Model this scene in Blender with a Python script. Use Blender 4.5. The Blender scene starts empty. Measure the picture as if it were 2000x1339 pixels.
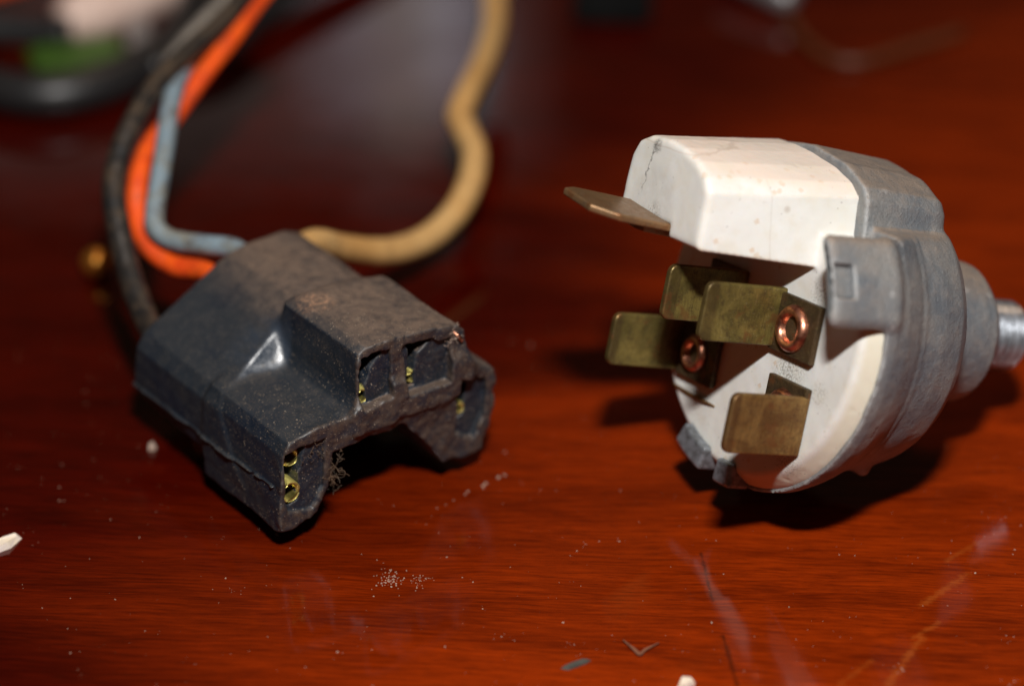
import bpy, bmesh, math, random
import numpy as np
from mathutils import Vector, Matrix

SC = bpy.context.scene
COL = SC.collection
MM = 0.001                       # every length below is in millimetres
rnd = random.Random(7)
rng = np.random.default_rng(11)

# ------------------------------------------------------------------ camera
PITCH = math.radians(31.0)
cam_d = bpy.data.cameras.new('camera')
cam = bpy.data.objects.new('camera', cam_d)
COL.objects.link(cam)
cam.location = (0, 0, 0.1754)
cam.rotation_euler = (math.radians(90) - PITCH, 0, 0)
cam_d.sensor_width = 36.0
cam_d.lens = 5670 / 2000 * 36.0
cam_d.clip_start = 0.01
cam_d.clip_end = 20.0
cam_d.dof.use_dof = True
cam_d.dof.focus_distance = 0.2985
cam_d.dof.aperture_fstop = 9.3
cam_d.dof.aperture_blades = 9
SC.camera = cam

# ------------------------------------------------------------------ world, lamps, exposure
W = bpy.data.worlds.new('World'); SC.world = W; W.use_nodes = True
bg = W.node_tree.nodes['Background']
bg.inputs[0].default_value = (1.0, 0.62, 0.36, 1); bg.inputs[1].default_value = 0.026

def area(name, loc, target, sx, sy, power, color):
    d = bpy.data.lights.new(name, 'AREA'); d.shape = 'RECTANGLE'; d.size = sx; d.size_y = sy
    d.energy = power; d.color = color
    o = bpy.data.objects.new(name, d); COL.objects.link(o); o.location = loc
    o.rotation_euler = (Vector(target) - Vector(loc)).to_track_quat('-Z', 'Y').to_euler()
    return o
area('camera_flash', (0.016, 0.070, 0.282), (0.0, 0.265, 0.01), 0.030, 0.014, 1.46, (1.0, 0.975, 0.94))
area('ceiling_lamp', (0.10, 0.62, 0.75), (0.02, 0.28, 0.01), 0.20, 0.20, 0.65, (1.0, 0.66, 0.40))
area('veil_lamp', (-0.14, 1.25, 0.415), (-0.10, 0.35, 0.0), 0.30, 0.11, 0.017, (1.0, 0.82, 0.76))  # added lamp; its reflection makes the pale veil on the table
area('window_pane', (-0.078, 1.25, 0.405), (-0.02, 0.378, 0.0), 0.030, 0.07, 0.0045, (0.8, 0.86, 1.0))
area('window_pane', (-0.028, 1.25, 0.405), (-0.008, 0.378, 0.0), 0.022, 0.06, 0.0050, (0.8, 0.86, 1.0))
area('window_pane', (-0.050, 1.25, 0.402), (-0.014, 0.378, 0.0), 0.020, 0.11, 0.0045, (1.0, 0.95, 0.86))
SC.view_settings.view_transform = 'Standard'
SC.view_settings.look = 'None'
SC.view_settings.exposure = 0.0
SC.view_settings.gamma = 1.0
SC.cycles.use_denoising = True
SC.cycles.max_bounces = 8
SC.cycles.caustics_reflective = False
SC.cycles.sample_clamp_indirect = 4.0

# ------------------------------------------------------------------ node helpers
class MT:
    def __init__(s, name):
        s.m = bpy.data.materials.new(name); s.m.use_nodes = True
        s.t = s.m.node_tree; s.b = s.t.nodes['Principled BSDF']
        s.tc = s.t.nodes.new('ShaderNodeTexCoord')
        s.obj = s.vmul(s.tc.outputs['Object'], (1000, 1000, 1000))      # object space in mm
    def n(s, typ, **kw):
        x = s.t.nodes.new(typ)
        for k, v in kw.items():
            if k.startswith('i_'):
                x.inputs[k[2:].replace('_', ' ')].default_value = v
            else: setattr(x, k, v)
        return x
    def put(s, sock, v):
        if hasattr(v, 'is_output') or isinstance(v, bpy.types.NodeSocket): s.t.links.new(v, sock)
        else: sock.default_value = v
    def vmul(s, v, k):
        x = s.n('ShaderNodeVectorMath', operation='MULTIPLY'); s.put(x.inputs[0], v); x.inputs[1].default_value = k
        return x.outputs[0]
    def vadd(s, v, k):
        x = s.n('ShaderNodeVectorMath', operation='ADD'); s.put(x.inputs[0], v); s.put(x.inputs[1], k)
        return x.outputs[0]
    def math(s, op, a, b=0.0, c=0.0):
        x = s.n('ShaderNodeMath', operation=op)
        s.put(x.inputs[0], a); s.put(x.inputs[1], b); s.put(x.inputs[2], c)
        return x.outputs[0]
    def noise(s, v, scale, detail=4, rough=0.55, dist=0.0, out='Fac'):
        x = s.n('ShaderNodeTexNoise'); s.put(x.inputs['Vector'], v)
        x.inputs['Scale'].default_value = scale; x.inputs['Detail'].default_value = detail
        x.inputs['Roughness'].default_value = rough; x.inputs['Distortion'].default_value = dist
        return x.outputs[out]
    def voro(s, v, scale, feature='F1', out='Distance', rand=1.0):
        x = s.n('ShaderNodeTexVoronoi', feature=feature); s.put(x.inputs['Vector'], v)
        x.inputs['Scale'].default_value = scale; x.inputs['Randomness'].default_value = rand
        return x.outputs[out]
    def ss(s, v, lo, hi, a=0.0, b=1.0):
        x = s.n('ShaderNodeMapRange', interpolation_type='SMOOTHSTEP'); s.put(x.inputs[0], v)
        x.inputs[1].default_value = lo; x.inputs[2].default_value = hi
        x.inputs[3].default_value = a; x.inputs[4].default_value = b
        return x.outputs[0]
    def mix(s, f, a, b, mode='MIX'):
        x = s.n('ShaderNodeMix', data_type='RGBA', blend_type=mode)
        s.put(x.inputs[0], f); s.put(x.inputs[6], a if not isinstance(a, tuple) else (*a, 1)); s.put(x.inputs[7], b if not isinstance(b, tuple) else (*b, 1))
        return x.outputs[2]
    def sep(s, v):
        x = s.n('ShaderNodeSeparateXYZ'); s.put(x.inputs[0], v); return x.outputs
    def near(s, p, r0, r1):          # 1 inside r0 of a point, 0 beyond r1
        x = s.n('ShaderNodeVectorMath', operation='DISTANCE'); s.put(x.inputs[0], s.obj); x.inputs[1].default_value = p
        return s.ss(x.outputs['Value'], r0, r1, 1.0, 0.0)
    def point(s):
        return s.n('ShaderNodeNewGeometry').outputs['Pointiness']
    def bump(s, h, dist=0.1, strength=1.0, prev=None):
        x = s.n('ShaderNodeBump'); s.put(x.inputs['Height'], h); x.inputs['Distance'].default_value = dist * MM
        x.inputs['Strength'].default_value = strength
        if prev is not None: s.put(x.inputs['Normal'], prev)
        s.t.links.new(x.outputs[0], s.b.inputs['Normal']); return x.outputs[0]
    def set(s, **kw):
        for k, v in kw.items():
            k = k.replace('_', ' ')
            if isinstance(v, tuple) and len(v) == 3 and k != 'Subsurface Radius': v = (*v, 1)
            s.put(s.b.inputs[k], v)
        return s

# --- mahogany table
def mat_table():
    M = MT('polished_mahogany')
    o = M.obj
    rot = M.n('ShaderNodeMapping'); M.put(rot.inputs['Vector'], o); rot.inputs['Rotation'].default_value = (0, 0, math.radians(3.5))
    r = rot.outputs[0]
    warp = M.noise(M.vmul(r, (0.02, 0.06, 1)), 1.0, 3, 0.5, 0, 'Color')
    r2 = M.vadd(r, M.vmul(warp, (10, 6, 0)))
    big = M.noise(M.vmul(r2, (0.010, 0.028, 1)), 1.0, 3, 0.55)
    band = M.noise(M.vmul(r2, (0.022, 0.15, 1)), 1.0, 5, 0.62)
    fine = M.noise(M.vmul(r2, (0.16, 2.6, 1)), 1.0, 6, 0.7)
    pore = M.noise(M.vmul(r2, (0.55, 8.0, 1)), 1.0, 4, 0.65)
    g = M.math('ADD', M.math('MULTIPLY', band, 0.42), M.math('MULTIPLY', fine, 0.58))
    c = M.mix(M.ss(g, 0.33, 0.70), (0.075, 0.0048, 0.0005), (0.265, 0.0200, 0.0011))
    c = M.mix(M.ss(big, 0.36, 0.66), M.mix(0.15, c, (0.060, 0.0040, 0.0004)), c)
    # base colour runs from dark red at left and back to orange at front right
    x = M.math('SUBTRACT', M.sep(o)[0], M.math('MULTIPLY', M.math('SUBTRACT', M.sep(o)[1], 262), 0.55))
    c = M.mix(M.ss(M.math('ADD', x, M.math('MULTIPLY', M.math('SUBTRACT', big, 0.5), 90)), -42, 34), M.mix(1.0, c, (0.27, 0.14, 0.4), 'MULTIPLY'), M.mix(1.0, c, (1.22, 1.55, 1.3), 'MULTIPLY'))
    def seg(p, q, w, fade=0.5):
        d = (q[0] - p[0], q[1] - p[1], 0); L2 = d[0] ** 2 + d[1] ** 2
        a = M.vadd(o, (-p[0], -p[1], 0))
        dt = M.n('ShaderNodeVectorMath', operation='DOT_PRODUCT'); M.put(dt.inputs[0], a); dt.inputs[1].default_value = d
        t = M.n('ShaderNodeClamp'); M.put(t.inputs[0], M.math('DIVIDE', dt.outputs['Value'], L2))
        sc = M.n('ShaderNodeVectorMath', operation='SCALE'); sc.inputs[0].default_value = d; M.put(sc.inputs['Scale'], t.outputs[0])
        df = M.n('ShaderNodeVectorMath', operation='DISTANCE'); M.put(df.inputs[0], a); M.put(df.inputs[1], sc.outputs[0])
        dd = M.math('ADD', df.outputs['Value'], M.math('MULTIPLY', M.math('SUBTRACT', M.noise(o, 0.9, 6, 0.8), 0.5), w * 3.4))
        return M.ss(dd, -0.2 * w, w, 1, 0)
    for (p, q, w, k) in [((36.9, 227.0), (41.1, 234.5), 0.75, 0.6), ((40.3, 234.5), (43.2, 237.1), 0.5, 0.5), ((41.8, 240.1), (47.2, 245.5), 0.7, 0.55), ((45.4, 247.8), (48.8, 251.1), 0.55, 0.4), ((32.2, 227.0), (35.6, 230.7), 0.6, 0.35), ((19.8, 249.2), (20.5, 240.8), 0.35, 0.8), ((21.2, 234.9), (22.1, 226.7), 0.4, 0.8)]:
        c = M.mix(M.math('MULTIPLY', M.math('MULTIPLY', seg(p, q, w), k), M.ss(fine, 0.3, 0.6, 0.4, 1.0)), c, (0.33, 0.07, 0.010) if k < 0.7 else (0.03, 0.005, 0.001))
    pm = M.ss(pore, 0.30, 0.44, 1.0, 0.0)
    c = M.mix(M.math('MULTIPLY', pm, 0.6), c, (0.028, 0.004, 0.0012))
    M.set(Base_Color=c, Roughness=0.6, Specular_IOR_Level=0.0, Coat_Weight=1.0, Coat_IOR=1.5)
    sm = M.noise(M.vmul(o, (1, 1, 1)), 0.05, 4, 0.6)
    M.set(Coat_Roughness=M.ss(sm, 0.35, 0.75, 0.05, 0.14))
    M.bump(M.noise(M.vmul(r2, (0.2, 1.2, 1)), 1.0, 3), 0.02, 0.25)
    # the lacquer itself stays flat except for a slight orange peel
    x = M.n('ShaderNodeBump'); M.put(x.inputs['Height'], M.noise(o, 0.12, 3)); x.inputs['Distance'].default_value = 0.06 * MM; x.inputs['Strength'].default_value = 0.12
    M.t.links.new(x.outputs[0], M.b.inputs['Coat Normal'])
    return M.m

def mat_rubber():
    M = MT('dusty_black_rubber')
    o = M.obj
    n1 = M.noise(o, 0.16, 5, 0.6); n2 = M.noise(o, 0.9, 5, 0.65); n3 = M.noise(o, 6.0, 3, 0.6)
    base = M.mix(M.ss(n1, 0.35, 0.65), (0.007, 0.0130, 0.024), (0.012, 0.0175, 0.025))
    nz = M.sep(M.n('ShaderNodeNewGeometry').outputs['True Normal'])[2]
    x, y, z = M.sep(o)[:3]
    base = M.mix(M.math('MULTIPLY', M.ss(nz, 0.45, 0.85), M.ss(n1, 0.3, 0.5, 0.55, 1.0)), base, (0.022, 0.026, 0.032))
    # settled brown dust: upward facing skin, thicker to the right-hand end
    up = M.ss(nz, 0.72, 0.97)
    n4 = M.noise(o, 14.0, 2, 0.7)
    dust = M.math('MULTIPLY', up, M.ss(M.math('ADD', M.math('MULTIPLY', n4, 0.6), M.math('ADD', M.math('MULTIPLY', n2, 0.55), M.math('MULTIPLY', n1, 0.25))), 0.42, 1.0))
    dust = M.math('MULTIPLY', dust, M.ss(x, 8, 14))
    base = M.mix(M.math('MULTIPLY', dust, 0.85), base, (0.23, 0.145, 0.095))
    base = M.mix(M.math('MULTIPLY', M.ss(M.math('ADD', M.math('MULTIPLY', n4, 0.5), M.math('MULTIPLY', n2, 0.5)), 0.48, 0.66), 0.32), base, (0.070, 0.058, 0.048))
    # rubbed brown end faces
    endm = M.math('MULTIPLY', M.ss(z, -0.42, -0.12), M.ss(n2, 0.38, 0.62, 0.25, 1.0))
    base = M.mix(M.math('MULTIPLY', endm, 0.8), base, (0.070, 0.046, 0.034))
    # sandy patch on the raised module
    patch = M.math('MULTIPLY', M.near((12.8, 18.6, -11.0), 0.6, 2.9), M.ss(M.noise(M.obj, 2.4, 8, 0.85), 0.46, 0.60))
    base = M.mix(patch, base, (0.36, 0.20, 0.12))
    # specks of grit
    def speck(scale, r, dens, seed):
        v = M.vadd(o, (seed, seed * 2, 0))
        x_ = M.n('ShaderNodeTexVoronoi'); M.put(x_.inputs['Vector'], v); x_.inputs['Scale'].default_value = scale
        rn = M.sep(x_.outputs['Color'])[0]
        return M.math('MULTIPLY', M.ss(x_.outputs['Distance'], r * 0.5, r, 1, 0), M.ss(rn, dens, dens + 0.02))
    s1 = speck(3.6, 0.26, 0.80, 3); s2 = speck(6.5, 0.34, 0.60, 9)
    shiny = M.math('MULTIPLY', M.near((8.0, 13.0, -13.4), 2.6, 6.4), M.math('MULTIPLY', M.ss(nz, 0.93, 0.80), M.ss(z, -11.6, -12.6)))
    highlight_f = M.math('MULTIPLY', shiny, 0.8)
    fz = M.ss(z, -17, -7, 0.30, 1.0)
    base = M.mix(M.math('MULTIPLY', M.math('MULTIPLY', s1, fz), 0.9), base, (0.42, 0.33, 0.24))
    base = M.mix(M.math('MULTIPLY', M.math('MULTIPLY', s2, fz), 0.65), base, (0.24, 0.17, 0.11))
    base = M.mix(highlight_f, base, (0.034, 0.046, 0.066))  # bluish highlight of the fillet painted into the base colour
    ed = M.ss(M.point(), 0.515, 0.58)
    base = M.mix(M.math('MULTIPLY', ed, 0.55), base, (0.075, 0.068, 0.062))
    rough = M.math('ADD', M.ss(n2, 0.3, 0.7, 0.40, 0.54), M.math('MULTIPLY', dust, 0.3))
    # the fillet behind the small module is rubbed shiny
    rough = M.math('SUBTRACT', rough, M.math('MULTIPLY', shiny, M.ss(M.noise(M.vmul(o, (1, 1, 0.15)), 3.0, 3), 0.35, 0.65, 0.06, 0.20)))
    M.set(Base_Color=base, Roughness=rough, Specular_IOR_Level=M.math('ADD', 0.5, M.math('MULTIPLY', shiny, 0.5)))
    h = M.math('ADD', M.math('MULTIPLY', n3, 0.4), M.math('ADD', M.math('MULTIPLY', n2, 0.5), M.math('MULTIPLY', s1, 0.5)))
    M.bump(h, 0.10, 0.6)
    return M.m

def mat_plastic():
    M = MT('aged_white_thermoset')
    o = M.obj; x, y, z = M.sep(o)[:3]
    n1 = M.noise(o, 0.12, 5, 0.6); n2 = M.noise(o, 1.2, 5, 0.65); n3 = M.noise(o, 7, 2)
    base = M.mix(M.ss(n1, 0.35, 0.7), (0.69, 0.675, 0.63), (0.75, 0.745, 0.72))
    # yellowed edges and yellowed outer skin of the disc
    ed = M.math('MULTIPLY', M.ss(M.point(), 0.505, 0.56), M.ss(n2, 0.3, 0.6, 0.45, 1.0))
    base = M.mix(M.math('MULTIPLY', ed, 0.55), base, (0.60, 0.40, 0.24))
    topm = M.ss(y, 14.3, 15.6); topm = M.math('MULTIPLY', topm, M.ss(z, 13.2, 11.8, 0, 1))
    base = M.mix(M.math('MULTIPLY', topm, M.ss(n1, 0.3, 0.7, 0.45, 0.8)), base, (0.80, 0.62, 0.50))  # warm light from above painted into the top of the block
    rimm = M.ss(z, -0.2, -0.9, 0, 1); rimm = M.math('MULTIPLY', rimm, M.ss(y, 6, 2))
    base = M.mix(M.math('MULTIPLY', rimm, 0.55), base, (0.60, 0.53, 0.36))
    # grime
    gr = M.math('MULTIPLY', M.ss(n2, 0.56, 0.75), M.ss(n1, 0.42, 0.6))
    base = M.mix(M.math('MULTIPLY', gr, 0.2), base, (0.42, 0.36, 0.28))
    vx = M.n('ShaderNodeTexVoronoi'); M.put(vx.inputs['Vector'], o); vx.inputs['Scale'].default_value = 1.8
    sp = M.math('MULTIPLY', M.ss(vx.outputs['Distance'], 0.06, 0.16, 1, 0), M.ss(M.sep(vx.outputs['Color'])[0], 0.86, 0.9))
    base = M.mix(M.math('MULTIPLY', sp, 0.8), base, (0.10, 0.085, 0.07))
    for (p_, r0, r1) in (((7.2, -3.6, 0), 0.6, 3.6), ((6.0, -5.0, 0), 0.5, 3.0), ((12.2, -5.2, 0), 0.3, 2.0), ((9.0, 4.6, 0), 0.4, 2.4), ((13.5, 7.5, 0), 0.3, 2.2), ((-8, -11, 0), 0.5, 4.0), ((9.5, -13.2, 0), 0.5, 3.0)):
        gm = M.math('MULTIPLY', M.near(p_, r0, r1), M.ss(M.noise(o, 3.5, 6, 0.8), 0.46, 0.62))
        base = M.mix(M.math('MULTIPLY', gm, 0.75), base, (0.20, 0.17, 0.13))
    base = M.mix(M.math('MULTIPLY', M.ss(M.noise(o, 0.33, 4, 0.6), 0.48, 0.66), 0.30), base, (0.66, 0.60, 0.48))
    # dark smudge and hair crack on the end of the block
    sm = M.math('MULTIPLY', M.near((-6.2, 15.9, 13.2), 0.3, 1.1), M.ss(n3, 0.35, 0.6))
    base = M.mix(M.math('MULTIPLY', sm, 0.9), base, (0.06, 0.055, 0.05))
    wob = M.math('MULTIPLY', M.math('SUBTRACT', M.noise(o, 0.9, 4, 0.7), 0.5), 2.6)
    line = M.math('ABSOLUTE', M.math('SUBTRACT', M.math('ADD', x, wob), M.math('ADD', -7.1, M.math('MULTIPLY', M.math('SUBTRACT', y, 13.0), 0.22))))
    ck = M.math('MULTIPLY', M.ss(line, 0.03, 0.13, 1, 0), M.near((-7.0, 13.4, 13.2), 2.0, 3.0))
    base = M.mix(M.math('MULTIPLY', ck, 0.8), base, (0.10, 0.09, 0.08))
    gt = M.math('MULTIPLY', M.near((-4.5, 8.9, 13.0), 0.4, 1.9), M.ss(M.noise(o, 5.0, 5, 0.8), 0.47, 0.58))
    base = M.mix(M.math('MULTIPLY', gt, 0.8), base, (0.14, 0.12, 0.10))
    # hairline mould flow marks along the block
    ln = M.math('ABSOLUTE', M.math('SUBTRACT', M.math('ADD', y, M.math('MULTIPLY', z, 0.16)), M.math('ADD', 17.9, M.math('MULTIPLY', M.noise(o, 0.5, 3), 0.6))))
    base = M.mix(M.math('MULTIPLY', M.math('MULTIPLY', M.ss(ln, 0.02, 0.10, 1, 0), M.ss(y, 14.5, 15.2)), 0.35), base, (0.45, 0.34, 0.27))
    ln2 = M.math('ABSOLUTE', M.math('SUBTRACT', M.math('SUBTRACT', z, M.math('MULTIPLY', y, 0.12)), M.math('ADD', 4.2, M.math('MULTIPLY', M.noise(o, 0.4, 3), 0.5))))
    base = M.mix(M.math('MULTIPLY', M.math('MULTIPLY', M.ss(ln2, 0.02, 0.09, 1, 0), M.ss(x, 4.0, 4.4)), 0.30), base, (0.45, 0.38, 0.32))
    base = M.mix(M.math('MULTIPLY', M.near((6.2, 12.6, 4.2), 0.15, 0.55), 0.45), base, (0.40, 0.32, 0.24))
    # greyish scorched patch by the blade
    sc = M.math('MULTIPLY', M.near((-5.0, 10.2, 13.0), 2.6, 4.6), M.ss(n2, 0.3, 0.6, 0.5, 1))
    base = M.mix(M.math('MULTIPLY', sc, 0.35), base, (0.46, 0.43, 0.41))
    M.set(Base_Color=base, Roughness=M.ss(n2, 0.3, 0.7, 0.38, 0.55), Specular_IOR_Level=0.45,
          Subsurface_Weight=0.25, Subsurface_Scale=0.0008)
    M.b.inputs['Subsurface Radius'].default_value = (1.0, 0.7, 0.5)
    M.bump(M.math('ADD', n2, M.math('MULTIPLY', n3, 0.4)), 0.05, 0.45)
    return M.m

def mat_zinc():
    M = MT('oxidised_die_cast_zinc')
    o = M.obj; x, y, z = M.sep(o)[:3]
    n1 = M.noise(o, 0.14, 5, 0.6); n2 = M.noise(o, 0.8, 6, 0.7); n3 = M.noise(o, 5, 3, 0.7)
    base = M.mix(M.ss(n1, 0.35, 0.65), (0.165, 0.188, 0.212), (0.29, 0.288, 0.28))
    base = M.mix(M.math('MULTIPLY', M.ss(n2, 0.40, 0.75), 0.38), base, (0.34, 0.27, 0.22))
    base = M.mix(M.math('MULTIPLY', M.ss(n3, 0.5, 0.72), 0.5), base, (0.09, 0.10, 0.115))
    base = M.mix(M.math('MULTIPLY', M.ss(M.point(), 0.51, 0.56), 0.6), base, (0.42, 0.42, 0.42))
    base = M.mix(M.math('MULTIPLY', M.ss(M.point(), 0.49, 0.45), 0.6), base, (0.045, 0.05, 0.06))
    vx = M.n('ShaderNodeTexVoronoi'); M.put(vx.inputs['Vector'], M.vmul(o, (1, 1, 1))); vx.inputs['Scale'].default_value = 3.0
    sp = M.math('MULTIPLY', M.ss(vx.outputs['Distance'], 0.08, 0.26, 1, 0), M.ss(M.sep(vx.outputs['Color'])[0], 0.72, 0.76))
    sp = M.math('MULTIPLY', sp, M.ss(n1, 0.4, 0.6, 0.2, 1))
    base = M.mix(M.math('MULTIPLY', sp, 0.7), base, (0.42, 0.42, 0.42))
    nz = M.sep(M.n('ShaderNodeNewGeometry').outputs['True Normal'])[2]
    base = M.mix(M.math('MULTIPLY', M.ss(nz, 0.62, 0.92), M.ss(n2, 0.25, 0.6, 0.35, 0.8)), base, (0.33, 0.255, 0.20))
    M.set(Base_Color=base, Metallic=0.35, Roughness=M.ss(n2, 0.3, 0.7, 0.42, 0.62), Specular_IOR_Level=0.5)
    M.bump(M.math('ADD', M.math('MULTIPLY', n2, 1.0), M.math('ADD', M.math('MULTIPLY', n3, 0.5), M.math('MULTIPLY', sp, 0.6))), 0.22, 0.9)
    return M.m

def mat_brass(name, c1, c2, c3, rough=0.34):
    M = MT(name)
    o = M.obj
    n1 = M.noise(o, 0.28, 5, 0.65, 0.6); n2 = M.noise(o, 1.5, 5, 0.7); n3 = M.noise(M.vmul(o, (1, 6, 1)), 1.2, 4, 0.7)
    base = M.mix(M.ss(n1, 0.38, 0.62), c1, c2)
    base = M.mix(M.math('MULTIPLY', M.ss(n2, 0.5, 0.68), 0.7), base, c3)
    base = M.mix(M.math('MULTIPLY', M.ss(n3, 0.55, 0.7), 0.4), base, (0.35, 0.28, 0.10))
    vx = M.n('ShaderNodeTexVoronoi'); M.put(vx.inputs['Vector'], o); vx.inputs['Scale'].default_value = 4.0
    sp = M.math('MULTIPLY', M.ss(vx.outputs['Distance'], 0.06, 0.22, 1, 0), M.ss(M.sep(vx.outputs['Color'])[0], 0.78, 0.82))
    base = M.mix(M.math('MULTIPLY', sp, 0.6), base, (0.55, 0.50, 0.36))
    x, y, z = M.sep(o)[:3]
    st = M.noise(M.vmul(o, (1, 0.5, 9)), 1.1, 4, 0.75)
    base = M.mix(M.math('MULTIPLY', M.ss(st, 0.48, 0.66), 0.55), base, c3)
    sm_ = M.noise(o, 9.0, 3, 0.8)
    base = M.mix(M.math('MULTIPLY', M.ss(sm_, 0.60, 0.72), 0.55), base, (0.50, 0.44, 0.26))
    base = M.mix(M.ss(z, 8.7, 9.1, 0, 0.55), base, c3)  # darker colour stands in for the shaded bevel at the blade tips
    base = M.mix(M.math('MULTIPLY', M.ss(M.noise(o, 0.42, 4, 0.7), 0.54, 0.66), 0.6), base, (0.20, 0.075, 0.025))
    M.set(Base_Color=base, Metallic=0.6, Roughness=M.ss(n2, 0.3, 0.75, rough, rough + 0.22))
    M.bump(M.math('ADD', n2, M.math('ADD', n3, M.math('MULTIPLY', sp, 0.5))), 0.04, 0.4)
    return M.m

def mat_simple(name, col, col2=None, rough=0.45, metal=0.0, scale=0.6, spec=0.5, bump=0.05, dirt=0.0):
    M = MT(name)
    n1 = M.noise(M.obj, scale, 5, 0.62)
    c = M.mix(M.ss(n1, 0.38, 0.68), col, col2 or tuple(x * 0.6 for x in col))
    if dirt:
        d = M.math('MULTIPLY', M.ss(M.noise(M.obj, 0.5, 7, 0.78, 0.4), 0.50, 0.66), dirt)
        c = M.mix(d, c, (0.075, 0.050, 0.035))
        d2 = M.math('MULTIPLY', M.ss(M.noise(M.obj, 2.6, 4, 0.8), 0.60, 0.68), dirt)
        c = M.mix(d2, c, (0.03, 0.025, 0.02))
    M.set(Base_Color=c, Roughness=rough, Metallic=metal, Specular_IOR_Level=spec)
    M.bump(M.noise(M.obj, scale * 5, 3), bump, 0.5)
    return M.m

TABLE = mat_table(); RUB = mat_rubber(); PLAST = mat_plastic(); ZINC = mat_zinc()
BRASS = mat_brass('tarnished_brass', (0.135, 0.105, 0.028), (0.27, 0.205, 0.055), (0.075, 0.045, 0.018))
BRASSD = mat_brass('dark_brown_brass', (0.060, 0.042, 0.018), (0.10, 0.060, 0.028), (0.04, 0.025, 0.015), 0.42)
BRASSB = mat_brass('browned_brass', (0.17, 0.085, 0.026), (0.30, 0.175, 0.055), (0.085, 0.036, 0.016), 0.38)
BRASSO = mat_brass('coppery_brass_blade', (0.42, 0.22, 0.085), (0.30, 0.17, 0.07), (0.16, 0.10, 0.06), 0.32)
BRIGHTB = mat_simple('bright_brass', (0.85, 0.74, 0.22), (0.6, 0.5, 0.14), 0.36, 0.75)
COPPER = mat_simple('copper_rivet', (0.72, 0.32, 0.20), (0.26, 0.10, 0.06), 0.33, 0.95, 0.9)
DARKIN = mat_simple('grimy_inner_rubber', (0.030, 0.034, 0.040), (0.012, 0.012, 0.014), 0.6)
STEEL = mat_simple('grey_steel_tab', (0.26, 0.28, 0.31), (0.12, 0.125, 0.13), 0.4, 0.5, 1.4)
THREAD = mat_simple('bright_zinc_thread', (0.42, 0.45, 0.50), (0.24, 0.26, 0.29), 0.33, 0.8, 0.8)
W_BLACK = mat_simple('dirty_black_wire', (0.014, 0.013, 0.013), (0.055, 0.038, 0.026), 0.36, 0, 0.45)
W_ORANGE = mat_simple('orange_wire', (0.90, 0.105, 0.006), (0.66, 0.050, 0.006), 0.5, 0, 0.3, dirt=0.45)
W_BLUE = mat_simple('grey_blue_wire', (0.19, 0.26, 0.31), (0.20, 0.19, 0.15), 0.48, 0, 0.3, dirt=0.75)
W_TAN = mat_simple('tan_wire', (0.55, 0.30, 0.10), (0.62, 0.38, 0.15), 0.5, 0, 0.08, dirt=0.4)
LINT = mat_simple('pale_lint', (0.55, 0.42, 0.34), (0.35, 0.24, 0.18), 0.8)
FUZZ = mat_simple('brown_fluff', (0.16, 0.09, 0.05), (0.06, 0.05, 0.04), 0.8)
WOODCHIP = mat_simple('pale_wood_chip', (0.80, 0.68, 0.52), (0.70, 0.60, 0.55), 0.7)
DARKFLAKE = mat_simple('grey_flake', (0.055, 0.05, 0.04), (0.03, 0.03, 0.025), 0.8)
BLACKP = mat_simple('black_plastic', (0.012, 0.012, 0.013), (0.02, 0.018, 0.018), 0.4)
GREENP = mat_simple('dull_green_plastic', (0.05, 0.12, 0.012), (0.03, 0.07, 0.01), 0.5)
SILVER = mat_simple('satin_silver', (0.45, 0.45, 0.46), (0.3, 0.3, 0.31), 0.35, 0.7)
PINKTAN = mat_simple('pinkish_tan_sleeve', (0.78, 0.58, 0.50), (0.66, 0.46, 0.38), 0.6)

# ------------------------------------------------------------------ object helpers
def link(name, me, mat, parent=None, smooth=True):
    if mat: me.materials.append(mat)
    o = bpy.data.objects.new(name, me); COL.objects.link(o)
    if smooth: me.polygons.foreach_set('use_smooth', [True] * len(me.polygons))
    if parent is not None: o.parent = parent
    return o
def mesh_np(name, V, F, mat, parent=None, smooth=True):
    me = bpy.data.meshes.new(name)
    me.from_pydata((np.asarray(V) * MM).tolist(), [], F.tolist() if hasattr(F, 'tolist') else F)
    me.validate(); me.update()
    return link(name, me, mat, parent, smooth)
def root(name, M4, label, cat, group=None):
    o = bpy.data.objects.new(name, None); COL.objects.link(o)
    o.empty_display_size = 0.01; o.matrix_world = M4
    return tag(o, label, cat, group)
def tag(o, label, cat, group=None):
    o['label'] = label; o['category'] = cat
    if group: o['group'] = group
    return o
def bevel(o, w, seg=2, angle=30):
    m = o.modifiers.new('bevel', 'BEVEL'); m.width = w * MM; m.segments = seg
    m.limit_method = 'ANGLE'; m.angle_limit = math.radians(angle)
    return o
def flat(o):
    o.data.polygons.foreach_set('use_smooth', [False] * len(o.data.polygons)); return o

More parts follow.
